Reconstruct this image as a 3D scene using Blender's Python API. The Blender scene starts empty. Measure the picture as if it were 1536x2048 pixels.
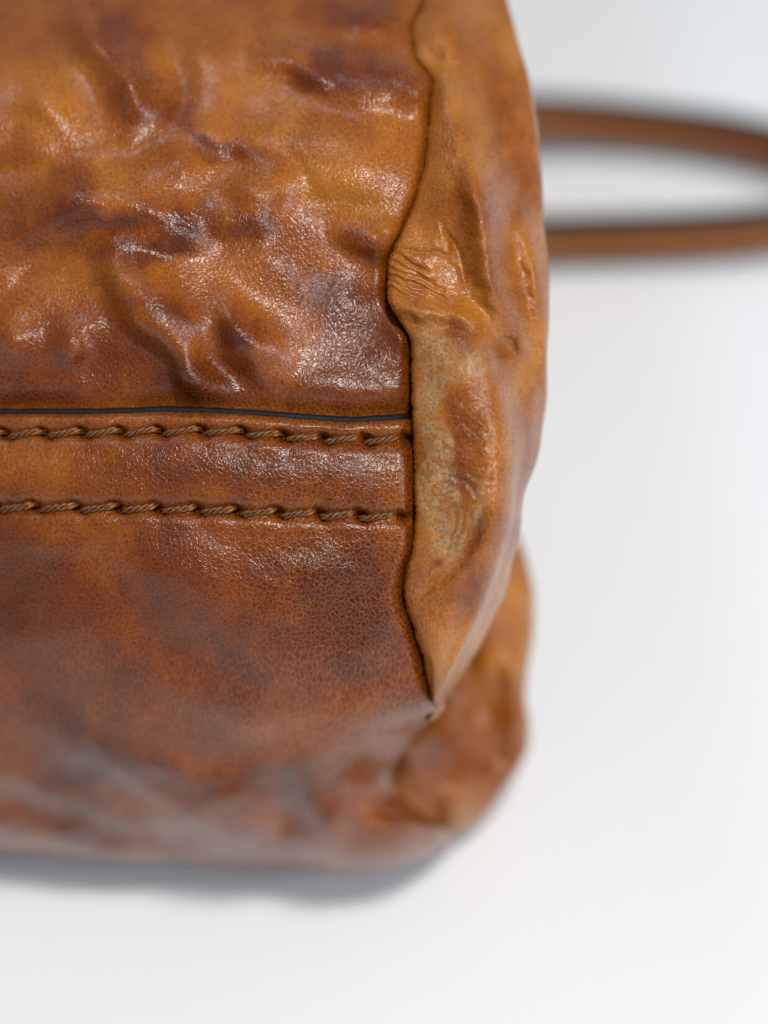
import bpy, math
import numpy as np
from mathutils import Vector, Matrix

# ------------------------------------------------------------------ camera, light, exposure
MM = 0.001
PITCH = math.radians(42)
D = 250.0                       # focus distance, mm
FH = 78.0                       # height of the focus point over the table, mm
PX = 17.8                       # photo pixels per mm at the focus distance
UV_ = np.array([1.0, 0, 0])
VV_ = np.array([0, math.sin(PITCH), math.cos(PITCH)])
AX_ = np.array([0, math.cos(PITCH), -math.sin(PITCH)])
F_ = np.array([0, 0, FH])
CAM = F_ - AX_ * D
sc = bpy.context.scene
col = sc.collection
cam_d = bpy.data.cameras.new('camera')
cam = bpy.data.objects.new('camera', cam_d)
col.objects.link(cam)
cam.location = Vector(CAM * MM)
cam.rotation_euler = (math.pi / 2 - PITCH, 0, 0)
cam_d.sensor_fit = 'VERTICAL'
cam_d.sensor_height = 32.0
cam_d.lens = 32.0 * D / (2048 / PX)
cam_d.clip_start = 0.01
cam_d.clip_end = 20
cam_d.dof.use_dof = True
cam_d.dof.focus_distance = D * MM
cam_d.dof.aperture_fstop = cam_d.lens / 10.5
sc.camera = cam

world = bpy.data.worlds.new('World')
sc.world = world
world.use_nodes = True
bg = world.node_tree.nodes['Background']
bg.inputs[0].default_value = (0.88, 0.94, 1.0, 1)
bg.inputs[1].default_value = 0.27


def area(name, loc, target, size, size_y, power, color):
    l = bpy.data.lights.new(name, 'AREA')
    l.shape = 'RECTANGLE'
    l.size, l.size_y, l.energy, l.color = size, size_y, power, color
    o = bpy.data.objects.new(name, l)
    col.objects.link(o)
    o.location = loc
    o.rotation_euler = (Vector(target) - Vector(loc)).to_track_quat('-Z', 'Y').to_euler()
    return o


area('window_light', (-0.34, 0.42, 1.00), (0, 0.0, 0.06), 0.20, 0.15, 1.7, (0.56, 0.78, 1.0))
area('ceiling_lamp', (0.13, -0.42, 1.00), (0, 0, 0.06), 0.13, 0.13, 8.8, (1.0, 0.965, 0.92))
area('side_window', (1.15, -0.72, 0.74), (0, 0, 0.04), 0.60, 0.60, 14.5, (0.76, 0.88, 1.0))

sc.render.engine = 'CYCLES'
sc.cycles.use_denoising = True
sc.cycles.use_adaptive_sampling = True
sc.cycles.adaptive_threshold = 0.02
sc.cycles.max_bounces = 5
sc.cycles.diffuse_bounces = 3
sc.cycles.glossy_bounces = 3
vs = sc.view_settings
vs.view_transform = 'Standard'
vs.look = 'None'
vs.exposure = 0.0
vs.gamma = 1.0


# ------------------------------------------------------------------ helpers
def unp(x, y, w):
    """photo pixel and depth offset w (mm, + towards the viewer) -> metres"""
    x, y, w = np.broadcast_arrays(np.asarray(x, float), np.asarray(y, float), np.asarray(w, float))
    k = (D - w)
    u = (x - 768) / PX * k / D
    v = (1024 - y) / PX * k / D
    p = CAM + k[..., None] * AX_ + u[..., None] * UV_ + v[..., None] * VV_
    return p * MM


rng = np.random.RandomState(7)
_perm = np.concatenate([rng.permutation(512)] * 2)
_ang = rng.rand(512) * 2 * np.pi
_gx, _gy = np.cos(_ang), np.sin(_ang)


def pn(x, y, seed=0):
    x = np.asarray(x, float) + seed * 17.31
    y = np.asarray(y, float) + seed * 9.77
    xi = np.floor(x).astype(int); yi = np.floor(y).astype(int)
    fx = x - xi; fy = y - yi
    xi &= 511; yi &= 511
    def g(ix, iy, dx, dy):
        h = _perm[(_perm[ix & 511] + iy) & 511]
        return _gx[h] * dx + _gy[h] * dy
    u = fx * fx * fx * (fx * (fx * 6 - 15) + 10)
    v = fy * fy * fy * (fy * (fy * 6 - 15) + 10)
    a = g(xi, yi, fx, fy); b = g(xi + 1, yi, fx - 1, fy)
    c = g(xi, yi + 1, fx, fy - 1); d = g(xi + 1, yi + 1, fx - 1, fy - 1)
    return (a + (b - a) * u + (c - a) * v + (a - b - c + d) * u * v) * 1.5


def fbm(x, y, seed=0, n=4):
    s = 0; a = 1.0; f = 1.0
    for i in range(n):
        s = s + a * pn(x * f, y * f, seed + i * 3)
        a *= 0.5; f *= 2.03
    return s


def sstep(a, b, x):
    t = np.clip((x - a) / (b - a), 0, 1)
    return t * t * (3 - 2 * t)


def curve(pts):
    """smooth function through points (monotone parameter first)"""
    p = np.array(pts, float)
    t, v = p[:, 0], p[:, 1]
    m = np.gradient(v, t)
    # limit overshoot (pchip-like)
    dl = np.diff(v) / np.diff(t)
    for i in range(1, len(t) - 1):
        if dl[i - 1] * dl[i] <= 0: m[i] = 0
        else: m[i] = 2 * dl[i - 1] * dl[i] / (dl[i - 1] + dl[i])
    m[0], m[-1] = dl[0], dl[-1]
    def f(x):
        x = np.asarray(x, float)
        i = np.clip(np.searchsorted(t, x) - 1, 0, len(t) - 2)
        h = t[i + 1] - t[i]
        s = np.clip((x - t[i]) / h, 0, 1)
        ex = np.where(x < t[0], (x - t[0]) * m[0], np.where(x > t[-1], (x - t[-1]) * m[-1], 0))
        return ((2 * s**3 - 3 * s**2 + 1) * v[i] + (s**3 - 2 * s**2 + s) * h * m[i]
                + (-2 * s**3 + 3 * s**2) * v[i + 1] + (s**3 - s**2) * h * m[i + 1]) + ex
    return f


def smooth_line(pts, n=5):
    p = np.array(pts, float)
    if len(p) < 3: return p
    q = np.vstack([2 * p[0] - p[1], p, 2 * p[-1] - p[-2]])
    out = []
    for i in range(1, len(q) - 2):
        for k in range(n):
            t = k / n
            out.append(0.5 * (2 * q[i] + (q[i + 1] - q[i - 1]) * t + (2 * q[i - 1] - 5 * q[i] + 4 * q[i + 1] - q[i + 2]) * t * t
                              + (3 * q[i] - q[i - 1] - 3 * q[i + 1] + q[i + 2]) * t**3))
    out.append(q[-2])
    return np.array(out)


def dist_line(x, y, pts, n=4):
    """distance to a smooth polyline, signed side and position 0..1 along it"""
    p = smooth_line(pts, n)
    best = np.full(x.shape, 1e9); side = np.zeros(x.shape); pos = np.zeros(x.shape)
    L = np.concatenate([[0], np.cumsum(np.hypot(*np.diff(p, axis=0).T))])
    for i in range(len(p) - 1):
        ax, ay = p[i]; bx, by = p[i + 1]
        dx, dy = bx - ax, by - ay
        l2 = dx * dx + dy * dy + 1e-9
        t = np.clip(((x - ax) * dx + (y - ay) * dy) / l2, 0, 1)
        ex = x - ax - t * dx; ey = y - ay - t * dy
        d = np.hypot(ex, ey)
        k = d < best
        best = np.where(k, d, best)
        side = np.where(k, np.sign(dx * ey - dy * ex), side)
        pos = np.where(k, (L[i] + t * math.sqrt(l2)) / L[-1], pos)
    return best, side, pos


class Feat:
    """adds shapes to a height array only where they matter"""
    def __init__(self, x, y):
        self.x, self.y = x, y
        self.widen = 1.75
        # wobbled coordinates keep hand-placed folds from looking drawn with a ruler
        self.wx = x + 13 * fbm(x / 95, y / 95, 31, 2)
        self.wy = y + 13 * fbm(x / 95, y / 95, 47, 2)
        self.h = np.zeros(x.shape)

    def _box(self, pts, r):
        p = np.array(pts, float).reshape(-1, 2)
        return ((self.x > p[:, 0].min() - r) & (self.x < p[:, 0].max() + r) &
                (self.y > p[:, 1].min() - r) & (self.y < p[:, 1].max() + r))

    def bump(self, cx, cy, rx, ry, ang, amp, pw=2.0):
        k = self._box([(cx, cy)], 3 * max(rx, ry))
        if not k.any(): return
        rx, ry = rx * 1.12, ry * 1.12
        c, s = math.cos(math.radians(ang)), math.sin(math.radians(ang))
        dx, dy = self.wx[k] - cx, self.wy[k] - cy
        q = np.hypot((dx * c + dy * s) / rx, (-dx * s + dy * c) / ry)
        self.h[k] += amp * np.exp(-q**pw)

    def _conv(self, pts, width, off=0.0, raw=False):
        """soft ridge of height 1 swept along a smooth line (optionally beside it): smooth everywhere, ends fade out"""
        p = smooth_line(pts, 8)
        t = np.gradient(p, axis=0); t /= np.linalg.norm(t, axis=1)[:, None] + 1e-9
        p = p + off * np.stack([-t[:, 1], t[:, 0]], 1)
        L = np.concatenate([[0], np.cumsum(np.hypot(*np.diff(p, axis=0).T))])
        n = max(3, int(L[-1] / (width * .45)) + 1)
        u = np.linspace(0, L[-1], n)
        q = np.stack([np.interp(u, L, p[:, 0]), np.interp(u, L, p[:, 1])], 1)
        wgt = (L[-1] / (n - 1)) / (width * math.sqrt(math.pi)) * np.clip(np.minimum(np.arange(n), np.arange(n)[::-1]) / (n * .2) + .25, 0, 1)
        k = self._box(q, 2.6 * width)
        X, Y = (self.x[k], self.y[k]) if raw else (self.wx[k], self.wy[k])
        h = np.zeros(X.shape)
        for (a, b), g in zip(q, wgt):
            h += g * np.exp(-((X - a)**2 + (Y - b)**2) / width**2)
        return k, h

    def fold(self, pts, amp, steep, soft, hollow=.28):
        """asymmetric fold: falls gently to one side of the line and drops into a hollow on the other"""
        k, h = self._conv(pts, soft, .35 * soft); self.h[k] += amp * h
        k, h = self._conv(pts, 1.35 * steep, -1.3 * steep); self.h[k] -= hollow * amp * h

    def line(self, pts, width, amp, step=0.0, sw=40.0, taper=True, raw=False):
        """ridge (amp>0) or crease (amp<0); step lifts one side of the line"""
        k, h = self._conv(pts, width * self.widen, 0, raw); self.h[k] += amp * h
        if step:
            k, h = self._conv(pts, sw * .6, sw * .6, raw); self.h[k] += step * h


def grid_mesh(name, P, mat, parent, tint=None, flat=None):
    P = P.copy(); P[..., 2] = np.maximum(P[..., 2], .0004)     # soft leather settles on the table
    r, c = P.shape[:2]
    me = bpy.data.meshes.new(name)
    v = P.reshape(-1, 3)
    i = np.arange(r * c).reshape(r, c)
    f = np.stack([i[:-1, :-1], i[1:, :-1], i[1:, 1:], i[:-1, 1:]], -1).reshape(-1, 4)
    me.vertices.add(len(v)); me.vertices.foreach_set('co', v.astype(np.float32).ravel())
    me.loops.add(f.size); me.loops.foreach_set('vertex_index', f.astype(np.int32).ravel())
    me.polygons.add(len(f)); me.polygons.foreach_set('loop_start', (np.arange(len(f)) * 4).astype(np.int32))
    me.update(calc_edges=True)
    me.polygons.foreach_set('use_smooth', np.ones(len(f), bool))
    if tint is not None:
        a = me.attributes.new('tint', 'FLOAT_COLOR', 'POINT')
        t = np.concatenate([tint.reshape(-1, 3), np.ones((r * c, 1))], 1)
        a.data.foreach_set('color', t.astype(np.float32).ravel())
    if flat is None:                                           # leather laid flat: running lengths in mm
        du = np.linalg.norm(np.diff(P, axis=1), axis=2).mean(0) * 1000; dv = np.linalg.norm(np.diff(P, axis=0), axis=2).mean(1) * 1000
        flat = np.stack(np.meshgrid(np.concatenate([[0], np.cumsum(du)]), np.concatenate([[0], np.cumsum(dv)])), -1)
    a = me.attributes.new('flat', 'FLOAT_VECTOR', 'POINT')
    a.data.foreach_set('vector', np.concatenate([flat.reshape(-1, 2), np.zeros((r * c, 1))], 1).astype(np.float32).ravel())
    me.materials.append(mat)
    o = bpy.data.objects.new(name, me)
    col.objects.link(o)
    o.parent = parent
    return o


# ------------------------------------------------------------------ materials
class NT:
    def __init__(self, name):
        self.m = bpy.data.materials.new(name); self.m.use_nodes = True
        self.t = self.m.node_tree; self.b = self.t.nodes['Principled BSDF']
    def n(self, typ, **kw):
        o = self.t.nodes.new(typ)
        for k, v in kw.items():
            if k.startswith('i_'):
                o.inputs[k[2:].replace('_', ' ')].default_value = v
            else: setattr(o, k, v)
        return o
    def l(self, a, b): self.t.links.new(a, b)
    def math(self, op, a, b=None, clamp=False):
        o = self.n('ShaderNodeMath', operation=op); o.use_clamp = clamp
        for i, v in enumerate((a, b)):
            if v is None: continue
            if isinstance(v, (int, float)): o.inputs[i].default_value = v
            else: self.l(v, o.inputs[i])
        return o.outputs[0]
    def mix(self, f, a, b, typ='MIX'):
        o = self.n('ShaderNodeMix', data_type='RGBA', blend_type=typ)
        for i, v in ((0, f), (6, a), (7, b)):
            if isinstance(v, (int, float)): o.inputs[i].default_value = v
            elif isinstance(v, tuple): o.inputs[i].default_value = (*v, 1)
            else: self.l(v, o.inputs[i])
        return o.outputs[2]
    def rng(self, v, a, b, c=0.0, d=1.0, smooth=True):
        o = self.n('ShaderNodeMapRange', interpolation_type='SMOOTHSTEP' if smooth else 'LINEAR')
        self.l(v, o.inputs[0])
        for i, q in enumerate((a, b, c, d)): o.inputs[i + 1].default_value = q
        return o.outputs[0]


LIGHT = (0.41, 0.148, 0.018)
TAN = (0.265, 0.070, 0.007)
BROWN = (0.145, 0.029, 0.003)
DARK = (0.075, 0.014, 0.003)


def leather(name, rough=0.225, bump=1.0, net_gain=1.0, use_tint=True):
    k = NT(name)
    P = k.n('ShaderNodeAttribute', attribute_name='flat').outputs['Vector']
    def noise(scale, detail=3, rg=.55, dist=0.0, vec=None):
        o = k.n('ShaderNodeTexNoise', noise_dimensions='2D'); o.inputs['Scale'].default_value = scale
        o.inputs['Detail'].default_value = detail; o.inputs['Roughness'].default_value = rg; o.inputs['Distortion'].default_value = dist
        k.l(vec or P, o.inputs['Vector']); return o
    wn = noise(1.1, 3)
    va = k.n('ShaderNodeVectorMath', operation='SUBTRACT'); k.l(wn.outputs['Color'], va.inputs[0]); va.inputs[1].default_value = (.5, .5, .5)
    vsx = k.n('ShaderNodeVectorMath', operation='SCALE'); k.l(va.outputs[0], vsx.inputs[0]); vsx.inputs['Scale'].default_value = 0.9
    vb = k.n('ShaderNodeVectorMath', operation='ADD'); k.l(P, vb.inputs[0]); k.l(vsx.outputs[0], vb.inputs[1])
    W = vb.outputs[0]
    def vor(scale, feature='DISTANCE_TO_EDGE', vec=W):
        o = k.n('ShaderNodeTexVoronoi', feature=feature, voronoi_dimensions='2D'); o.inputs['Scale'].default_value = scale; k.l(vec, o.inputs['Vector']); return o
    v1 = vor(1.8).outputs['Distance']
    v2 = vor(3.0).outputs['Distance']
    vp = vor(2.1, 'F1')
    at = k.n('ShaderNodeAttribute', attribute_name='tint')
    sp = k.n('ShaderNodeSeparateColor'); k.l(at.outputs['Color'], sp.inputs[0])
    R, G, B = (sp.outputs[0], sp.outputs[1], sp.outputs[2]) if use_tint else (None, None, None)
    n_mid = noise(0.35, 5, .6, .6).outputs['Fac']
    n_fine = noise(2.4, 4, .65).outputs['Fac']
    n_vf = noise(9.0, 2, .6).outputs['Fac']
    n_sp = noise(2.7, 4, .72).outputs['Fac']
    d = k.math('MULTIPLY_ADD', n_mid, 0.30); k.t.nodes[-1].inputs[2].default_value = -0.15
    d = k.math('ADD', d, R if use_tint else 0.42)
    d2 = k.math('MULTIPLY_ADD', n_fine, 0.55); k.t.nodes[-1].inputs[2].default_value = -0.275
    d = k.math('ADD', d, d2)
    d3 = k.math('MULTIPLY_ADD', n_sp, 0.5); k.t.nodes[-1].inputs[2].default_value = -0.25
    d = k.math('ADD', d, d3)
    ramp = k.n('ShaderNodeValToRGB'); cr = ramp.color_ramp
    cr.elements[0].position = 0.0; cr.elements[0].color = (*LIGHT, 1)
    cr.elements[1].position = 1.0; cr.elements[1].color = (*DARK, 1)
    e = cr.elements.new(0.38); e.color = (*TAN, 1)
    e = cr.elements.new(0.72); e.color = (*BROWN, 1)
    k.l(d, ramp.inputs[0])
    c = ramp.outputs[0]
    # grain: dark dye inside each cell, lighter rubbed lines between the cells
    edge = k.rng(v1, 0.01, 0.12, 1.0, 0.0)
    edgeF = k.math('MULTIPLY', edge, k.rng(n_fine, .3, .65))
    cellB = k.math('MULTIPLY', edgeF, (B if use_tint else 0.3))
    inner = k.math('MULTIPLY', k.rng(v1, .08, .34), (B if use_tint else 0.3))
    c = k.mix(k.math('MULTIPLY', inner, 0.45), c, (0.42, 0.30, 0.25), 'MULTIPLY')
    c = k.mix(k.math('MULTIPLY', cellB, 0.27 * net_gain), c, (0.50, 0.19, 0.035))
    # open pores
    pore = k.rng(vp.outputs['Distance'], .10, .22, 1.0, 0.0)
    pmask = k.rng(noise(0.22, 2).outputs['Fac'], .42, .6)
    pore = k.math('MULTIPLY', pore, pmask)
    if use_tint:
        pore = k.math('MULTIPLY', pore, k.math('SUBTRACT', 1.0, B, True))
    c = k.mix(k.math('MULTIPLY', pore, .75), c, (0.05, 0.014, 0.005))
    rr = k.math('MULTIPLY_ADD', n_mid, 0.20); k.t.nodes[-1].inputs[2].default_value = rough - 0.08
    if use_tint:
        wm = k.math('ADD', G, k.math('MULTIPLY', k.math('SUBTRACT', n_sp, .5), 3.0))
        wm = k.math('MULTIPLY', k.rng(wm, .05, 1.0), k.rng(G, 0.0, .7))
        wm = k.math('MULTIPLY', wm, k.rng(noise(.75, 4, .65).outputs['Fac'], .36, .60, .30, 1.0))
        wc = k.mix(n_vf, (0.28, 0.152, 0.055), (0.47, 0.310, 0.160))
        wc = k.mix(k.math('MULTIPLY', k.rng(n_sp, .50, .60), .8), wc, (0.14, 0.045, 0.010))
        wm = k.math('MULTIPLY', wm, k.rng(edge, 0.0, 1.0, 1.0, .55))
        c = k.mix(k.math('MULTIPLY', wm, .92), c, wc)
        rr = k.math('ADD', rr, k.math('MULTIPLY', wm, .22))
    k.l(c, k.b.inputs['Base Color'])
    k.l(rr, k.b.inputs['Roughness'])
    k.b.inputs['IOR'].default_value = 1.5
    k.b.inputs['Specular IOR Level'].default_value = 0.40
    k.b.inputs['Coat Weight'].default_value = 0.0
    k.b.inputs['Coat Roughness'].default_value = 0.2
    # fine relief
    h = k.math('MULTIPLY', k.rng(v1, 0.0, 0.30), 1.0)
    h = k.math('ADD', h, k.math('MULTIPLY', k.rng(v2, 0.0, 0.35), .30))
    h = k.math('ADD', h, k.math('MULTIPLY', n_fine, .7))
    h = k.math('SUBTRACT', h, k.math('MULTIPLY', pore, 1.0))
    bp = k.n('ShaderNodeBump'); bp.inputs['Strength'].default_value = 1.0
    bp.inputs['Distance'].default_value = 0.000023 * bump
    k.l(h, bp.inputs['Height']); k.l(bp.outputs[0], k.b.inputs['Normal'])
    k.l(bp.outputs[0], k.b.inputs['Coat Normal'])
    return k.m


M_LEATHER = leather('waxed tan leather')
M_STRAP = leather('strap leather', rough=.42, bump=.6, use_tint=False)
for n in M_STRAP.node_tree.nodes:
    if n.type == 'VALTORGB':
        n.color_ramp.elements[0].color = (.35, .118, .018, 1)
        n.color_ramp.elements[1].color = (.28, .086, .012, 1)
        n.color_ramp.elements[2].color = (.13, .030, .008, 1)

k = NT('black edge paint')
k.b.inputs['Base Color'].default_value = (.005, .004, .004, 1); k.b.inputs['Roughness'].default_value = .5; k.b.inputs['Specular IOR Level'].default_value = .3
nz = k.n('ShaderNodeTexNoise'); nz.inputs['Scale'].default_value = 1800
bp = k.n('ShaderNodeBump'); bp.inputs['Distance'].default_value = .00005; k.l(nz.outputs[0], bp.inputs['Height']); k.l(bp.outputs[0], k.b.inputs['Normal'])
M_EDGE = k.m

k = NT('waxed thread')
tc = k.n('ShaderNodeTexCoord'); mp = k.n('ShaderNodeMapping'); mp.inputs['Scale'].default_value = (400, 400, 400)
k.l(tc.outputs['Object'], mp.inputs[0])
nz = k.n('ShaderNodeTexNoise'); nz.inputs['Scale'].default_value = 2.2; nz.inputs['Detail'].default_value = 4; k.l(mp.outputs[0], nz.inputs[0])
c = k.mix(k.rng(nz.outputs[0], .3, .7), (.045, .013, .003), (.24, .078, .011))
k.l(c, k.b.inputs['Base Color']); k.b.inputs['Roughness'].default_value = .38
k.b.inputs['Anisotropic'].default_value = .4
nz2 = k.n('ShaderNodeTexNoise'); nz2.inputs['Scale'].default_value = 22; nz2.inputs['Detail'].default_value = 2; k.l(mp.outputs[0], nz2.inputs[0])
bp = k.n('ShaderNodeBump'); bp.inputs['Distance'].default_value = .00004; k.l(nz2.outputs[0], bp.inputs['Height']); k.l(bp.outputs[0], k.b.inputs['Normal'])
M_THREAD = k.m

k = NT('white tabletop')
nz = k.n('ShaderNodeTexNoise'); nz.inputs['Scale'].default_value = 6; nz.inputs['Detail'].default_value = 5
tc = k.n('ShaderNodeTexCoord'); k.l(tc.outputs['Object'], nz.inputs[0])
c = k.mix(k.rng(nz.outputs[0], .3, .7), (.80, .80, .80), (.83, .83, .83))
k.l(c, k.b.inputs['Base Color']); k.b.inputs['Roughness'].default_value = .55
M_TABLE = k.m

# ------------------------------------------------------------------ the table
bpy_me = bpy.data.meshes.new('tabletop')
import bmesh
bm = bmesh.new()
bmesh.ops.create_cube(bm, size=1)
for v in bm.verts:
    v.co = Vector((v.co.x * 2.4, v.co.y * 1.8 + 0.35, v.co.z * 0.03 - 0.015))
bmesh.ops.bevel(bm, geom=bm.edges[:], offset=.004, segments=2, affect='EDGES')
bm.to_mesh(bpy_me); bm.free()
bpy_me.materials.append(M_TABLE)
table = bpy.data.objects.new('tabletop', bpy_me)
col.objects.link(table)
table['kind'] = 'structure'
table['label'] = 'plain white tabletop under the bag'

# ------------------------------------------------------------------ the bag
bag = bpy.data.objects.new('leather_handbag', None)
col.objects.link(bag)
bag.empty_display_size = .02
bag['label'] = 'creased tan brown leather bag corner with double stitched seam lying on white table'
bag['category'] = 'handbag'

seam = curve([(-900, 780), (-300, 835), (-60, 862), (10, 846), (60, 826), (110, 830), (170, 866), (215, 862), (270, 857), (340, 847), (420, 822),
              (480, 796), (530, 777), (590, 777), (640, 800), (690, 823), (760, 824), (830, 826), (900, 829), (1000, 830), (1050, 831),
              (1095, 827), (1140, 814), (1190, 808), (1250, 826), (1320, 849), (1380, 861), (1412, 866), (1440, 846), (1470, 814), (1510, 786), (1550, 768), (1585, 780), (1625, 830), (1665, 890), (1700, 900)])
ysil = curve([(-1500, 1690), (-300, 1695), (0, 1703), (200, 1722), (400, 1730), (560, 1732), (660, 1748), (740, 1738), (800, 1715), (850, 1688), (890, 1662), (930, 1630)])
yedge = curve([(-1500, 830), (-200, 824), (0, 822), (150, 822), (260, 820), (330, 817), (450, 821), (560, 828), (640, 834), (720, 838), (830, 832), (900, 830)])
row1 = curve([(-600, 872), (0, 869), (150, 867), (300, 864), (430, 862), (520, 869), (620, 877), (700, 881), (760, 881), (840, 881)])
row2 = curve([(-600, 1016), (0, 1015), (200, 1016), (350, 1018), (480, 1023), (600, 1028), (700, 1031), (830, 1036)])


def base_w(x, y):
    t = np.clip((720 - y) / 700, 0, None)
    w = -20 * np.where(t < 1.2, t**3, 1.728 + (t - 1.2) * 4.32)
    w = w - 5.0 * np.clip((640 - x) / 640, 0, None)**2
    return w


def panel_xyw(c, q):
    """column c (px), row q: q<=900 is the photo row; beyond, an angle around the lower edge.  Returns X,Y,W without relief"""
    ys = ysil(c)
    # down to 1300 rows are photo rows; after that the angle runs on round the lower edge
    phi0 = np.arcsin(np.clip((np.minimum(q, 1300) - 900) / (ys - 900), 0, 1)**(1 / .92))
    phi = phi0 + np.clip((q - 1300) / 430, 0, None) * (math.pi / 2 - phi0)
    sn = np.sin(np.minimum(phi, math.pi))
    Y = np.where(q <= 900, q, 900 + (ys - 900) * np.abs(sn)**0.92)
    W = base_w(c, np.minimum(q, 900)) - 50 * (1 - np.cos(phi))
    xr = seam(np.clip(Y, -900, 1700)) + 16
    X = c + (xr - 860) * sstep(430, 860, c)
    # right border dips into the seam, and turns the corner lower down
    e = np.clip((c - 812) / 48, 0, 1)
    W = W - 4.4 * e**2.2 * (1 - .8 * sstep(1385, 1440, Y)) - 1.6 * e**1.2 * sstep(1110, 1180, Y) * (1 - sstep(1340, 1400, Y))
    e2 = np.clip((c - 660) / 200, 0, 1)
    W = W - 12 * e2**2.4 * sstep(1390, 1480, np.where(phi > math.pi / 2, 1700, Y))
    return X, Y, W


def upper_relief(x, y):
    f = Feat(x, y)
    B, L, FD = f.bump, f.line, f.fold
    f.widen = 1.3
    f.h += 1.1 * fbm(x / 330, y / 300, 2, 2) + 0.07 * fbm(x / 90, y / 80, 5, 2)
    # smooth swell top left, with a soft valley under it
    B(50, 180, 190, 110, 8, 2.4); L([(-80, 345), (60, 336), (150, 318), (260, 306), (340, 300)], 24, -.8)
    # long ridge coming down from the top
    L([(300, 222), (262, 172), (212, 110), (165, 20), (125, -60)], 34, 3.2); B(258, 168, 38, 34, 40, 1.2); B(205, 60, 44, 34, 60, 1.2); L([(335, 90), (358, 170), (340, 240)], 28, -1.0); B(93, 202, 26, 36, -25, 1.0)
    B(440, 130, 80, 60, 0, 1.0)
    # fold across the middle, falling steeply below
    FD([(360, 452), (280, 430), (215, 424), (143, 432), (72, 468), (0, 528), (-40, 560)], 2.1, 26, 48)
    FD([(410, 490), (330, 488), (260, 492), (200, 502)], .9, 18, 26); B(150, 360, 40, 60, 10, .6)
    B(523, 382, 46, 44, 0, 2.5); B(358, 330, 56, 30, -8, 1.6); FD([(545, 470), (480, 452), (410, 446)], 1.0, 22, 34)
    FD([(560, 352), (500, 318), (440, 286), (375, 272)], .9, 18, 36)
    # star of fine creases
    L([(505, 296), (560, 304), (600, 340), (616, 392)], 8, -.4); L([(565, 305), (580, 272), (612, 236)], 8, -.3); L([(612, 396), (690, 404), (760, 424), (800, 444)], 9, -.35)
    L([(590, 330), (560, 345), (530, 342)], 6, -.25); L([(640, 432), (700, 436), (750, 446)], 7, -.25)
    # glossy folds above the seam, each steep on its lower left
    FD([(392, 815), (376, 765), (350, 716), (305, 672), (258, 636), (226, 580), (198, 505)], 3.0, 17, 40)
    FD([(425, 715), (372, 652), (305, 602), (256, 535)], 1.7, 30, 36)
    FD([(520, 760), (496, 712), (458, 664), (428, 610)], 2.7, 26, 42)
    B(143, 692, 30, 40, 10, 1.8); B(22, 688, 50, 48, 0, 1.9); B(180, 647, 15, 12, 0, .5)
    B(95, 600, 80, 60, 20, .6); B(70, 780, 90, 30, 0, .7)
    L([(298, 752), (314, 780), (318, 815)], 5, -.3); L([(284, 756), (298, 785), (302, 815)], 5, -.25)
    # puffs against the seam
    L([(539, 20), (598, 52), (656, 82), (734, 92), (812, 108), (856, 150)], 24, -.5, step=1.3, sw=85)
    B(760, 160, 90, 60, 15, 1.5); B(826, 170, 26, 28, 0, 1.5); B(630, 145, 60, 34, 15, 1.2); L([(672, 118), (676, 150), (668, 185)], 9, -.45)
    B(550, 113, 46, 24, 0, .9); B(705, 36, 34, 38, 10, 2.0); B(758, 30, 22, 30, 0, 1.2)
    B(560, 270, 70, 50, 0, 1.0); B(710, 300, 110, 80, 10, 1.6); L([(620, 222), (720, 232), (850, 228)], 24, -.5)
    FD([(800, 488), (770, 468), (735, 452)], 1.6, 18, 26); FD([(760, 520), (725, 492), (690, 474)], 1.5, 16, 24)
    L([(655, 450), (690, 520), (750, 565)], 24, -.5)
    B(690, 640, 60, 40, 20, .2); B(808, 672, 18, 32, -15, 1.0); B(740, 570, 40, 30, 20, .5)
    B(570, 555, 90, 55, 35, .7); B(640, 720, 70, 40, 20, .2); B(705, 610, 110, 80, 0, -.8)
    for q in range(4):
        L([(752 + 15 * q, 740 - 4 * q), (772 + 13 * q, 775), (778 + 13 * q, 826)], 4.2, -.30)
    B(640, 775, 90, 30, 5, .5); B(430, 795, 50, 20, 0, .4)
    # leather rounds everything off: soften the folds before the fine wrinkles go on
    kr = np.exp(-.5 * (np.arange(-9, 10) / 3.6)**2); kr /= kr.sum()
    for ax in (0, 1):
        hp_ = np.pad(f.h, [(9, 9) if a == ax else (0, 0) for a in (0, 1)], mode='edge')
        f.h = sum(g * np.take(hp_, np.arange(i, i + f.h.shape[ax]), axis=ax) for i, g in enumerate(kr))
    # hair-fine wrinkles that follow the folds
    ang = fbm(x / 260, y / 260, 91, 2) * 1.3
    ca, sa = np.cos(ang), np.sin(ang)
    xr, yr = x * ca + y * sa, -x * sa + y * ca
    wr = 1 - np.abs(fbm(xr / 9, yr / 30, 61, 2)) * 1.6
    f.h += .065 * np.clip(wr, 0, 1)**2 * sstep(-.2, .4, fbm(x / 130, y / 130, 71, 2))
    return f.h * 1.42


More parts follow.
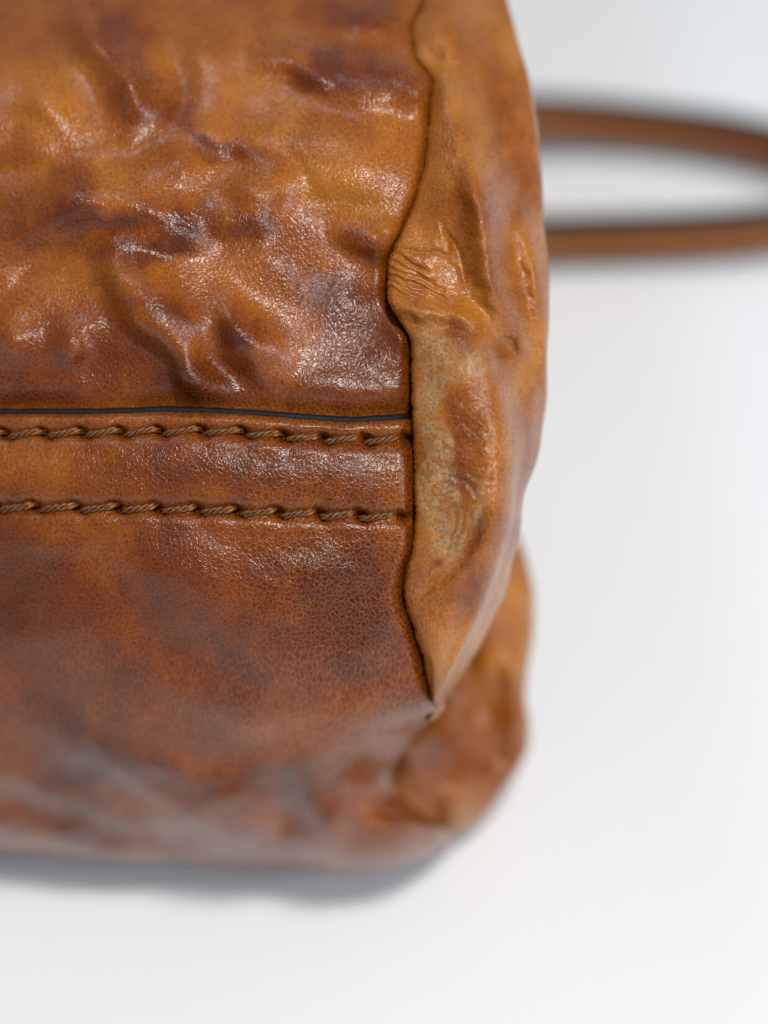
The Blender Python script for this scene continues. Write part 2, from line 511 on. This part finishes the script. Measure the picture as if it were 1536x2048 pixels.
def lower_relief(x, y, fl):
    """fl: fraction past the lower edge (0 on the face)"""
    f = Feat(x, y)
    B, L = f.bump, f.line
    far = sstep(1060, 1200, y)
    f.h += (.35 + 1.0 * far) * fbm(x / 300, y / 260, 12, 2) + (.08 + .05 * far) * fbm(x / 80, y / 70, 15, 2)
    # strip between the stitch rows stands up a little, rows sink
    d1, d2 = y - row1(x), y - row2(x)
    f.h += -.68 * np.exp(-(d1 / 14)**2) - .60 * np.exp(-(d2 / 15)**2)
    f.h += .35 * np.exp(-((y - (row1(x) + row2(x)) / 2) / 60)**2)
    B(290, 930, 110, 60, 0, .45); B(70, 930, 90, 50, 0, .25); B(590, 950, 140, 60, 0, .3)
    B(90, 1075, 70, 40, 10, .7); B(230, 1090, 50, 60, 40, -.4)
    FD = f.fold
    FD([(760, 1478), (729, 1460), (640, 1412), (547, 1358), (469, 1312), (396, 1258), (292, 1165), (198, 1092), (130, 1050)], 1.5, 36, 120)
    B(445, 1318, 80, 30, 38, -.6)
    B(650, 1225, 130, 100, -10, 1.2); B(230, 1300, 150, 100, 35, 1.4)
    L([(573, 1372), (677, 1376), (755, 1344), (792, 1296), (802, 1230)], 26, -.7)
    FD([(760, 1410), (660, 1450), (540, 1452), (420, 1430), (320, 1400)], 1.0, 40, 40)
    # the fold along the edge, dark hollow over it
    fold = [(-160, 1330), (-60, 1372), (0, 1402), (78, 1454), (172, 1517), (292, 1564), (391, 1574), (521, 1558), (651, 1511), (755, 1454), (840, 1425)]
    hol = [(a, b - 44) for a, b in fold]
    L(hol, 34, -.6, raw=True); FD(fold[::-1], 1.2, 44, 44)
    L([(-40, 1590), (60, 1612), (150, 1640), (280, 1680), (420, 1700)], 22, -2.2)
    L([(70, 1500), (150, 1560), (230, 1600), (330, 1590)], 30, -1.8)
    L([(330, 1620), (420, 1640), (520, 1650), (600, 1680)], 26, 1.8)
    L([(560, 1590), (600, 1630), (560, 1660), (520, 1690)], 22, -1.6)
    L([(620, 1540), (690, 1560), (740, 1600), (720, 1690)], 28, -1.8)
    B(660, 1640, 50, 60, 20, 1.8); B(470, 1600, 60, 26, 0, 1.4)
    return f.h * (1 - .25 * sstep(1080, 1200, y) + .9 * sstep(1420, 1580, y))


def patches(x, y, lst, seed):
    wx = x + 26 * fbm(x / 80, y / 80, seed, 4); wy = y + 26 * fbm(x / 80, y / 80, seed + 5, 4)
    t = np.zeros(x.shape)
    for cx, cy, rx, ry, ang, a in lst:
        c, s = math.cos(math.radians(ang)), math.sin(math.radians(ang))
        dx, dy = wx - cx, wy - cy
        q = np.hypot((dx * c + dy * s) / rx, (-dx * s + dy * c) / ry)
        t += a * np.exp(-q**2.2)
    return t


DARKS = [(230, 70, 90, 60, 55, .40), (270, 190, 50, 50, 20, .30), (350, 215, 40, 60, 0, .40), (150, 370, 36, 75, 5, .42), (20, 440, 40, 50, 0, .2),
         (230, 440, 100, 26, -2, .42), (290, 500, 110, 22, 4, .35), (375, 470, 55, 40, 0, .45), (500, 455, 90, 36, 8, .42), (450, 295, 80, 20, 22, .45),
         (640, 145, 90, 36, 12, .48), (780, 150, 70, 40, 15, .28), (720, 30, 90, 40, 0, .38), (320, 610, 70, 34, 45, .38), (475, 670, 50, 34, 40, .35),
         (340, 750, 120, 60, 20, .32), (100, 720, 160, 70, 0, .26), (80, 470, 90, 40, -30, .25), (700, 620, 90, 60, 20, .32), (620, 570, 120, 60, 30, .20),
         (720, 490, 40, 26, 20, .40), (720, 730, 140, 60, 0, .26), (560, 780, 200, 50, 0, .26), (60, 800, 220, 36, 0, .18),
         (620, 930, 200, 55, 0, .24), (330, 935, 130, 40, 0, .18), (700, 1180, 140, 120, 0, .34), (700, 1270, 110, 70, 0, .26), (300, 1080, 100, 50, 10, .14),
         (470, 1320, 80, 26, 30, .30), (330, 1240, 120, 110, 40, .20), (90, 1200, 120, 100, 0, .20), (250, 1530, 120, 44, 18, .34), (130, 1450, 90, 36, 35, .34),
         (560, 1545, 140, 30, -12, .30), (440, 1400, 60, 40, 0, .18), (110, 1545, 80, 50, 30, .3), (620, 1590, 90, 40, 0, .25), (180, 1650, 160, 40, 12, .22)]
LIGHTS = [(80, 190, 150, 120, 0, -.20), (420, 130, 130, 80, 0, -.22), (600, 330, 160, 110, 0, -.14), (480, 560, 110, 60, 40, -.18), (720, 350, 140, 110, 0, -.14),
          (150, 570, 110, 60, 10, -.15), (80, 930, 130, 60, 0, -.20), (260, 1150, 60, 130, -35, -.16), (790, 1130, 36, 130, 0, -.26), (640, 1440, 170, 60, -15, -.20),
          (330, 1330, 60, 40, 40, -.08), (480, 1440, 130, 40, 0, -.12), (200, 350, 130, 40, 0, -.20), (590, 740, 80, 40, 0, -.10),
          (300, 1620, 60, 30, 0, -.24), (540, 1640, 60, 40, 0, -.26), (700, 1650, 120, 90, 0, -.16)]


def panel_tint(x, y):
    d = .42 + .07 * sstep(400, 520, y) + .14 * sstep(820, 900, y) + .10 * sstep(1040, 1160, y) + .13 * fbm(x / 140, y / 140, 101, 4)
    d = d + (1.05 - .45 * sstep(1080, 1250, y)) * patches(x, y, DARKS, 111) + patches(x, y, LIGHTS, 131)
    cell = .15 + .25 * sstep(-.2, .5, fbm(x / 170, y / 170, 141, 2)) + .75 * sstep(420, 640, x) * sstep(760, 860, y) * (1 - sstep(1300, 1500, y)) + .25 * sstep(600, 760, y)
    g = np.clip(patches(x, y, [(605, 625, 30, 22, 0, .35), (650, 760, 34, 20, 0, .3), (730, 620, 30, 20, 0, .3)], 151), 0, 1)
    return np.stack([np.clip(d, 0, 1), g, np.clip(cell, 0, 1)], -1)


def axis(segs):
    out = []
    for a, b, s in segs:
        n = max(1, int(round((b - a) / s)))
        out.append(np.linspace(a, b, n, endpoint=False))
    out.append([segs[-1][1]])
    return np.concatenate(out)


cols_x = axis([(-1900, -700, 60), (-700, -60, 16), (-60, 860, 2.5)])
# -- upper panel
rows_u = axis([(-1300, -400, 45), (-400, -50, 14), (-50, 862, 2.5)])
C, Q = np.meshgrid(cols_x, rows_u)
Q = np.where(Q > 400, 400 + (Q - 400) * (yedge(C) + 30 - 400) / (862 - 400), Q)
X, Y, W = panel_xyw(C, Q)
near = sstep(0, 60, yedge(C) - Y)
W = W + upper_relief(X, Y) * (.12 + .88 * near) - .5 * (1 - near)
W = W - .6 * np.exp(-((Y - yedge(C)) / 26)**2)
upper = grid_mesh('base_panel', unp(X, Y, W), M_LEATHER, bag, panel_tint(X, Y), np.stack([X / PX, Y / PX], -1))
upper['label'] = 'creased glossy brown leather panel above the seam'

# -- lower panel with turned edge
rows_l = axis([(0, 400, 2.5), (400, 700, 3.2), (700, 1080, 5), (1080, 1300, 14)])
HOLES = []


def lower_pt(c, q0):
    """q0 = px below the raw edge"""
    q = yedge(c) + 6 + q0
    X, Y, W = panel_xyw(c, q)
    past = np.clip((q - 1730) / 400, 0, 1)
    r = lower_relief(X, np.where(q > 1730, 1730 + (q - 1730) * .5, Y), past)
    lip = 1.35 * (1 - np.exp(-(q0 + 1.0) / 6.0)) + .1
    fade = 1 - .0 * q0
    return X, Y, W + lip * fade + r * sstep(-2, 22, q0)


# stitch layout (hole positions) --------------------------------------------------
srng = np.random.RandomState(3)
stitches = []
for row, ph, sgn in ((row1, 12, 1), (row2, -22, 1)):
    x = 815.0 + ph * .4
    while x > -900:
        p = 84 - 5 * min(1, max(0, (820 - x) / 600)) + srng.uniform(-3, 3)
        stitches.append((x - p, x, row))
        x -= p

C, Q0 = np.meshgrid(cols_x, rows_l)
X, Y, W = lower_pt(C, Q0)
for x0, x1, row in stitches:
    hx, hy = x1 - 2, float(row(x1)) - 1
    k_ = (np.abs(X - hx) < 70) & (np.abs(Y - hy) < 60) & (Q0 < 500)
    if not k_.any(): continue
    dx, dy = X[k_] - hx, Y[k_] - hy
    a = math.radians(38); u = dx * math.cos(a) + dy * math.sin(a); v = -dx * math.sin(a) + dy * math.cos(a)
    W[k_] -= 1.7 * np.exp(-(u / 14)**2 - (v / 8)**2) + .22 * np.exp(-(u / 34)**2 - (v / 24)**2)
    # leather pushed up beside each stitch
    mx, my = (x0 + x1) / 2, float(row((x0 + x1) / 2))
    W[k_] += .10 * np.exp(-((X[k_] - mx) / 30)**2) * (np.exp(-((Y[k_] - my + 24) / 10)**2) + np.exp(-((Y[k_] - my - 26) / 10)**2))
tint = panel_tint(X, Y)
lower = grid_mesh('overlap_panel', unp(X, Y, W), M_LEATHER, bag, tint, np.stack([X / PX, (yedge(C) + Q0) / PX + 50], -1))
lower['label'] = 'smoother brown leather panel below the seam with two stitch rows'

# -- black painted cut edge of the overlapping leather
cx = cols_x
e0x, e0y, e0w = lower_pt(cx, np.full(cx.shape, 0.0))
prof = [(-11.5, -2.2), (-11.0, -.8), (-10.0, -.3), (-7.5, -.02), (-4.0, .06), (-.5, .04), (1.5, -.06), (3.0, -.5)]
wob = 1.6 * fbm(cx / 40, cx * 0, 5, 3) + 1.0 * fbm(cx / 11, cx * 0, 9, 2)
Pm = np.stack([unp(e0x, e0y + dy + wob * (1 if dy > -2 else .6), e0w + dw) for dy, dw in prof], 0)
edge = grid_mesh('painted_edge', Pm, M_EDGE, lower)


# -- stitches: three-ply twisted thread, each diving into its holes
def thread_mesh(name, length, seed):
    r = np.random.RandomState(seed)
    n, sides = 34, 8
    verts, faces = [], []
    ply_r, off = .30, .33
    t = np.linspace(0, 1, n)
    xs = (t - .5) * length
    e = np.abs(t - .5) * 2
    zs = .24 - 1.7 * np.clip((e - .62) / .38, 0, 1)**2 + .06 * np.sin(t * 9 + seed)
    ysn = (t - .5) * -.15 + .04 * np.sin(t * 7 + seed * 2)
    path = np.stack([xs, ysn, zs], 1)
    tan = np.gradient(path, axis=0); tan /= np.linalg.norm(tan, axis=1)[:, None]
    side = np.cross(np.array([0, 0, 1.0]), tan); side /= np.linalg.norm(side, axis=1)[:, None]
    up = np.cross(tan, side)
    tw = 2 * np.pi * 1.55
    for p in range(3):
        a = -tw * t + p * 2 * np.pi / 3 + seed
        sq = 1 - .25 * np.clip((e - .7) / .3, 0, 1)
        cen = path + (np.cos(a) * off * sq)[:, None] * side + (np.sin(a) * off * .8 * sq)[:, None] * up
        base = len(verts)
        for i in range(n):
            for s in range(sides):
                b = 2 * np.pi * s / sides
                verts.append(cen[i] + ply_r * sq[i] * (math.cos(b) * side[i] + math.sin(b) * up[i]))
        for i in range(n - 1):
            for s in range(sides):
                s2 = (s + 1) % sides
                faces.append((base + i * sides + s, base + i * sides + s2, base + (i + 1) * sides + s2, base + (i + 1) * sides + s))
    me = bpy.data.meshes.new(name)
    me.from_pydata([tuple(v * MM) for v in verts], [], faces)
    me.polygons.foreach_set('use_smooth', np.ones(len(faces), bool))
    me.materials.append(M_THREAD)
    return me


tmesh = [thread_mesh('stitch', 4.5, s) for s in (0, 1, 2, 3)]


def lower_surf(x, y):
    c = np.array([x]); q0 = np.array([y]) - yedge(c) - 6
    X_, Y_, W_ = lower_pt(c, q0)
    return unp(X_, Y_, W_)[0]


for i, (x0, x1, row) in enumerate(stitches):
    ya, yb = float(row(x0)) + 8, float(row(x1)) - 8
    a, b = lower_surf(x0 + 4, ya), lower_surf(x1 - 4, yb)
    mid = lower_surf((x0 + x1) / 2, (ya + yb) / 2)
    up_ = lower_surf((x0 + x1) / 2, (ya + yb) / 2 - 30) - lower_surf((x0 + x1) / 2, (ya + yb) / 2 + 30)
    ex = Vector(b - a); L = ex.length; ex.normalize()
    ez = ex.cross(Vector(up_)).normalized(); ey = ez.cross(ex)
    m = Matrix((ex, ey, ez)).transposed().to_4x4()
    j = srng.uniform(.93, 1.06)
    s = Matrix.Diagonal((L / (4.5 * MM) * .95, j * .68, j * .76, 1))
    o = bpy.data.objects.new('stitch', tmesh[srng.randint(4)])
    col.objects.link(o)
    o.parent = lower
    o.matrix_local = Matrix.Translation(Vector(mid)) @ m @ s

# -- gusset: the folded strip of side leather standing proud of the seam
g_edge = curve([(-900, 880), (-300, 905), (0, 925), (200, 950), (400, 985), (520, 985), (600, 975), (650, 978), (722, 993), (795, 1007), (883, 1023), (961, 1020),
                (1052, 1012), (1115, 994), (1188, 968), (1250, 944), (1310, 918), (1380, 888), (1420, 862), (1440, 846), (1490, 810)])
g_right = curve([(-900, 930), (-300, 975), (-60, 1005), (0, 1018), (80, 1038), (170, 1060), (240, 1072), (330, 1080), (430, 1090), (520, 1095), (620, 1097), (700, 1096), (800, 1092),
                 (880, 1083), (935, 1068), (985, 1052), (1050, 1043), (1089, 1036), (1115, 1022), (1177, 1013), (1243, 987), (1309, 950), (1382, 902), (1420, 868), (1440, 850), (1490, 815)])
g_back = curve([(-900, -40), (0, -26), (300, -15), (600, -11), (900, -12), (1100, -16), (1250, -20), (1440, -26)])
proud = curve([(-900, 1.5), (0, 1.2), (400, 1.0), (560, .8), (640, 1.6), (760, 2.4), (1000, 2.4), (1120, 1.8), (1200, 1.2), (1320, 1.6), (1395, .4), (1430, -10), (1470, -22.0)])

rows_g = axis([(-1300, -300, 45), (-300, -50, 14), (-50, 1440, 2.5)])
ns = 150
sg = np.linspace(0, 1, ns)
# knots along the cross-section
KS = np.array([0, .06, .10, .14, .20, .34, .48, .60, .72, .80, .86, .92, 1.0])
Xk, Wk = [], []
for y in rows_g:
    xs, xe, xr = float(seam(y)), float(g_edge(y)), float(g_right(y)) + 6 * float(fbm(y / 110, .3, 85, 1)) * (y < 1330)
    xs = xs - 2
    xe = max(xe, xs + 12); xr = max(xr, xe + 8)
    wp = float(base_w(np.array(820.), np.array(min(y, 900.)))) - 50 * (1 - math.cos(max(0, math.asin(min(1, max(0, (y - 900) / 820)) ** (1 / .92)))))
    pr, wb = float(proud(y)), float(g_back(y))
    wb = min(wb, wp - 7)
    wid = xe - xs
    k1 = min(1.0, wid / 60)
    Xk.append([xs + 26, xs + 16, xs + 5, xs + .5, xs + 10 * k1, xs + wid * .35, xs + wid * .7, xe, xe + (xr - xe) * .45, xe + (xr - xe) * .82, xr, xr - 10, xr - 70])
    Wk.append([wp - 9, wp - 4.5, wp - 2.4 + .3 * pr, wp - 1.4 + .8 * pr, wp - .1 + pr, wp + .75 + pr, wp + .4 + pr, wp - .9 + pr * .6, wp + (wb - wp) * .42, wp + (wb - wp) * .7, wb, wb - 9, wb - 45])
Xk, Wk = np.array(Xk), np.array(Wk)


def hermite_rows(K):
    m = np.zeros_like(K)
    m[:, 1:-1] = (K[:, 2:] - K[:, :-2]) / (KS[2:] - KS[:-2])
    m[:, 0] = (K[:, 1] - K[:, 0]) / (KS[1] - KS[0]); m[:, -1] = (K[:, -1] - K[:, -2]) / (KS[-1] - KS[-2])
    i = np.clip(np.searchsorted(KS, sg, side='right') - 1, 0, len(KS) - 2)
    h = (KS[i + 1] - KS[i]); s = (sg - KS[i]) / h
    return ((2 * s**3 - 3 * s**2 + 1) * K[:, i] + (s**3 - 2 * s**2 + s) * h * m[:, i] + (-2 * s**3 + 3 * s**2) * K[:, i + 1] + (s**3 - s**2) * h * m[:, i + 1])


X, W = hermite_rows(Xk), hermite_rows(Wk)
Y = np.repeat(rows_g[:, None], ns, 1)
f = Feat(X, Y)
f.widen = 1.0; f.wx = X + 4 * fbm(X / 40, Y / 40, 31, 3); f.wy = Y + 5 * fbm(X / 40, Y / 40, 47, 3)
B, L = f.bump, f.line
f.h += .5 * fbm(X / 130, Y / 240, 22, 2) + .06 * fbm(X / 45, Y / 70, 25, 2)
# three lobes side by side: the front one falls away on its right edge, the two behind rise steeply out of the creases
FD = f.fold
FD([(955, 600), (985, 690), (1003, 780), (1016, 883), (1014, 961), (1004, 1040), (984, 1115), (955, 1200)], 2.2, 18, 60)
FD([(1026, 700), (1010, 655), (988, 612), (966, 560), (955, 490), (950, 410), (930, 320)], 3.2, 18, 40)
FD([(1088, 780), (1086, 690), (1071, 600), (1051, 510), (1024, 415)], 1.8, 13, 28)
B(930, 380, 40, 70, -12, 1.8)
B(1010, 694, 22, 30, -20, -1.3); B(1044, 684, 16, 26, -15, .8); B(1052, 860, 16, 70, 5, .9)
for j in range(5):
    L([(1000 + 5 * j, 716 + 3 * j), (1008 + 6 * j, 760), (1012 + 6 * j, 800)], 3.5, -.25)
# pleats from the tuck at the seam
L([(765, 600), (800, 612), (850, 622), (910, 628), (960, 650)], 18, 1.0)
for j, (ya, yb, xb) in enumerate(((516, 556, 845), (530, 572, 862), (545, 588, 868), (560, 600, 862), (576, 612, 858), (504, 530, 830), (498, 508, 880))):
    L([(755, ya - 6), (800, ya + (yb - ya) * .3), (xb, yb), (xb + 30, yb + 14)], 4.5, -.30 - .08 * (j % 3))
for j in range(5):
    L([(880 + 9 * j, 440 + 12 * j), (900 + 7 * j, 480 + 14 * j), (905 + 6 * j, 520 + 14 * j)], 4.5, -.2)
L([(800, 642), (850, 654), (930, 656)], 16, -.4)
L([(885, 120), (905, 230), (940, 330)], 30, .9); L([(935, 130), (985, 230), (1030, 330), (1055, 400)], 26, -.8)
L([(850, 100), (880, 132), (930, 150)], 22, -1.0); B(900, 60, 50, 60, 0, 1.2); B(990, 120, 40, 60, 20, .8)
B(890, 840, 56, 150, 0, 1.1); B(900, 730, 50, 60, 0, .4)
L([(838, 1190), (880, 1160), (930, 1112), (955, 1060), (965, 1010)], 11, -.55)
for j in range(4):
    L([(905 + 16 * j, 1010 + 6 * j), (912 + 14 * j, 1050), (892 + 14 * j, 1110)], 4.5, -.22)
B(905, 1030, 40, 60, 20, .5); B(890, 1240, 34, 60, 10, .8); L([(935, 945), (960, 960), (985, 958)], 5, -.25)
L([(905, 955), (940, 970), (960, 1000)], 5, -.25); L([(945, 1190), (915, 1270), (885, 1350)], 14, -.5)
wr = 1 - np.abs(fbm(X / 7, Y / 22, 61, 2)) * 1.6
f.h += (.05 + .06 * sstep(820, 960, Y)) * np.clip(wr, 0, 1)**2 * sstep(-.25, .3, fbm(X / 90, Y / 130, 73, 2))
vis = sstep(.07, .16, sg)[None, :] * (1 - sstep(.86, .93, sg)[None, :])
# small ripples of the folded lip
X = X + (2.2 * fbm(Y / 26, Y * 0, 81, 3) + 1.4 * fbm(Y / 9, Y * 0, 83, 2)) * np.exp(-((sg[None, :] - .13) / .05)**2)
W = W + 1.35 * f.h * vis
gd = .20 + .16 * fbm(X / 80, Y / 120, 201, 4)
gd = gd + patches(X, Y, [(925, 850, 44, 70, 0, .42), (905, 970, 44, 60, 15, .40), (930, 400, 40, 60, 0, .25), (985, 540, 34, 90, -10, .30), (1040, 330, 40, 130, -10, .34),
                         (940, 1190, 40, 60, 20, .45), (950, 1060, 30, 60, 0, .25), (1060, 900, 26, 100, 0, .34), (1005, 1030, 26, 50, 0, .30), (1020, 690, 30, 40, 0, .2),
                         (925, 675, 36, 26, 0, .28), (980, 150, 50, 90, 0, .18), (868, 1120, 20, 16, 0, .5)], 211)
gw = patches(X, Y, [(862, 720, 32, 100, 0, 1.0), (862, 860, 30, 120, 0, 1.05), (868, 960, 30, 80, 0, 1.0), (888, 1060, 42, 80, -10, 1.15), (930, 728, 80, 60, 0, .95), (960, 1010, 26, 60, 0, .5),
                    (905, 160, 24, 90, -10, .45), (885, 250, 16, 60, 0, .35), (965, 1000, 14, 40, 0, .45), (905, 1320, 26, 60, 25, .4), (890, 1370, 20, 30, 20, .3), (820, 580, 40, 26, 10, .25)], 221)
gw = gw * sstep(.16, .22, sg)[None, :]
gc = .30 + .5 * sstep(700, 800, Y) * (1 - sstep(1000, 1100, Y)) * sstep(880, 910, X)
tint = np.stack([np.clip(gd, 0, 1), np.clip(gw, 0, 1), np.clip(gc, 0, 1)], -1)
gus = grid_mesh('gusset', unp(X, Y, W), M_LEATHER, bag, tint)
gus['label'] = 'paler folded side strip with rubbed grey patches'

# -- bulging side of the body lower right, behind the gusset
b_right = curve([(900, 985), (1000, 1010), (1080, 1042), (1150, 1062), (1200, 1070), (1270, 1068), (1330, 1058), (1400, 1052), (1450, 1060), (1490, 1058), (1540, 1036), (1600, 995), (1640, 962), (1668, 925)])
vq = axis([(860, 1500, 8), (1500, 1900, 8)])
pq = np.linspace(-70, 165, 90)
PHX, VQ = np.meshgrid(np.radians(pq), vq)
PHY = np.clip((VQ - 1380) / 290, 0, None) * (math.pi / 2)
Y = np.where(VQ < 1380, VQ, 1380 + 292 * np.sin(PHY))
xc = 860.0
xb = b_right(np.clip(Y, 860, 1667))
X = xc + (xb - xc) * np.sin(PHX) * np.where(PHX < 0, 1.4, 1)
W = -47 - 9 * (1 - np.cos(PHX)) - 9 * (1 - np.cos(PHY)) + 8 * (1 - sstep(950, 1250, Y)) + 9 * (1 - sstep(800, 980, X)) * sstep(1380, 1500, Y)
f = Feat(X, Y); B, L = f.bump, f.line
f.h += 3.0 * fbm(X / 200, Y / 240, 33, 3) + .7 * fbm(X / 70, Y / 80, 35, 2)
L([(960, 1180), (985, 1300), (1020, 1420), (1060, 1500)], 40, 3.0); L([(930, 1240), (960, 1380), (1010, 1480)], 30, -2.5)
L([(860, 1520), (940, 1510), (1030, 1520)], 26, -2.5); L([(770, 1530), (830, 1585), (885, 1640), (920, 1670)], 24, -2.5)
W = W + f.h
d = .30 + .2 * fbm(X / 120, Y / 120, 301, 3) + patches(X, Y, [(950, 1470, 110, 70, -20, .25), (1000, 1580, 60, 60, 0, .25), (1040, 1260, 40, 90, 0, -.2), (850, 1520, 70, 40, 0, .2)], 311)
sid = grid_mesh('side_panel', unp(X, Y, W), M_LEATHER, bag, np.stack([np.clip(d, 0, 1), 0 * d, .2 + 0 * d], -1))

# -- the rest of the bag behind: one slumped closed shell
nu, nv = 96, 64
U_, V_ = np.meshgrid(np.linspace(-math.pi, math.pi, nu), np.linspace(-math.pi / 2, math.pi / 2, nv))
def sg_(a, p): return np.sign(a) * np.abs(a)**p
bx = sg_(np.cos(V_), .55) * sg_(np.cos(U_), .55); by = sg_(np.cos(V_), .55) * sg_(np.sin(U_), .55); bz = sg_(np.sin(V_), .55)
Pb = np.stack([-.082 + .092 * bx, .150 + .120 * by, .058 + .056 * bz], -1)
Pb += (.006 * fbm(Pb[..., 0] * 22, Pb[..., 1] * 22 + Pb[..., 2] * 17, 401, 3))[..., None] * np.stack([bx, by, bz], -1)
Pb[..., 2] = np.maximum(Pb[..., 2], .0015)
d = .38 + .22 * fbm(Pb[..., 0] * 120, Pb[..., 1] * 120 + Pb[..., 2] * 90, 411, 4)
body = grid_mesh('body', Pb, M_LEATHER, bag, np.stack([np.clip(d, 0, 1), 0 * d, .2 + 0 * d], -1))


# -- handle looped on the table behind
def table_pt(x, y, z):
    d = unp(x, y, 0.0) - CAM * MM
    t = (z - CAM[2] * MM) / d[2]
    return CAM * MM + d * t


hp = [(820, 232), (950, 230), (1060, 234), (1200, 243), (1350, 258), (1450, 272), (1550, 294), (1680, 330), (1740, 380), (1690, 425), (1560, 456), (1400, 470), (1250, 476), (1100, 480), (950, 482), (820, 480)]
hz = [.030, .020, .012, .009, .008, .008, .0075, .0075, .007, .007, .0065, .0065, .0065, .0065, .010, .02]
ctr = np.array([table_pt(a, b, z) for (a, b), z in zip(hp, hz)])
q = np.vstack([2 * ctr[0] - ctr[1], ctr, 2 * ctr[-1] - ctr[-2]])
path = []
for i in range(1, len(q) - 2):
    for kk in range(10):
        t = kk / 10
        path.append(.5 * (2 * q[i] + (q[i + 1] - q[i - 1]) * t + (2 * q[i - 1] - 5 * q[i] + 4 * q[i + 1] - q[i + 2]) * t * t + (3 * q[i] - q[i - 1] - 3 * q[i + 1] + q[i + 2]) * t**3))
path.append(q[-2]); path = np.array(path)
tan = np.gradient(path, axis=0); tan /= np.linalg.norm(tan, axis=1)[:, None]
sd = np.cross(tan, [0, 0, 1.0]); sd /= np.linalg.norm(sd, axis=1)[:, None]
upv = np.cross(sd, tan)
th = np.linspace(0, 2 * np.pi, 25)
ring = np.stack([sg_(np.cos(th), .7) * .0026, sg_(np.sin(th), .7) * .0038], 1)
Ph = path[:, None, :] + ring[None, :, :1] * sd[:, None, :] + ring[None, :, 1:] * upv[:, None, :]
hd = grid_mesh('handle', Ph, M_STRAP, bag)
hd['label'] = 'thin brown leather handle looped on the table, out of focus'
for sgn in (1, -1):
    r2 = np.stack([np.cos(th) * .0029, np.sin(th) * .0010 + sgn * .0034], 1)
    Pe = path[:, None, :] + r2[None, :, :1] * sd[:, None, :] + r2[None, :, 1:] * upv[:, None, :]
    grid_mesh('painted_edge', Pe, M_EDGE, hd)
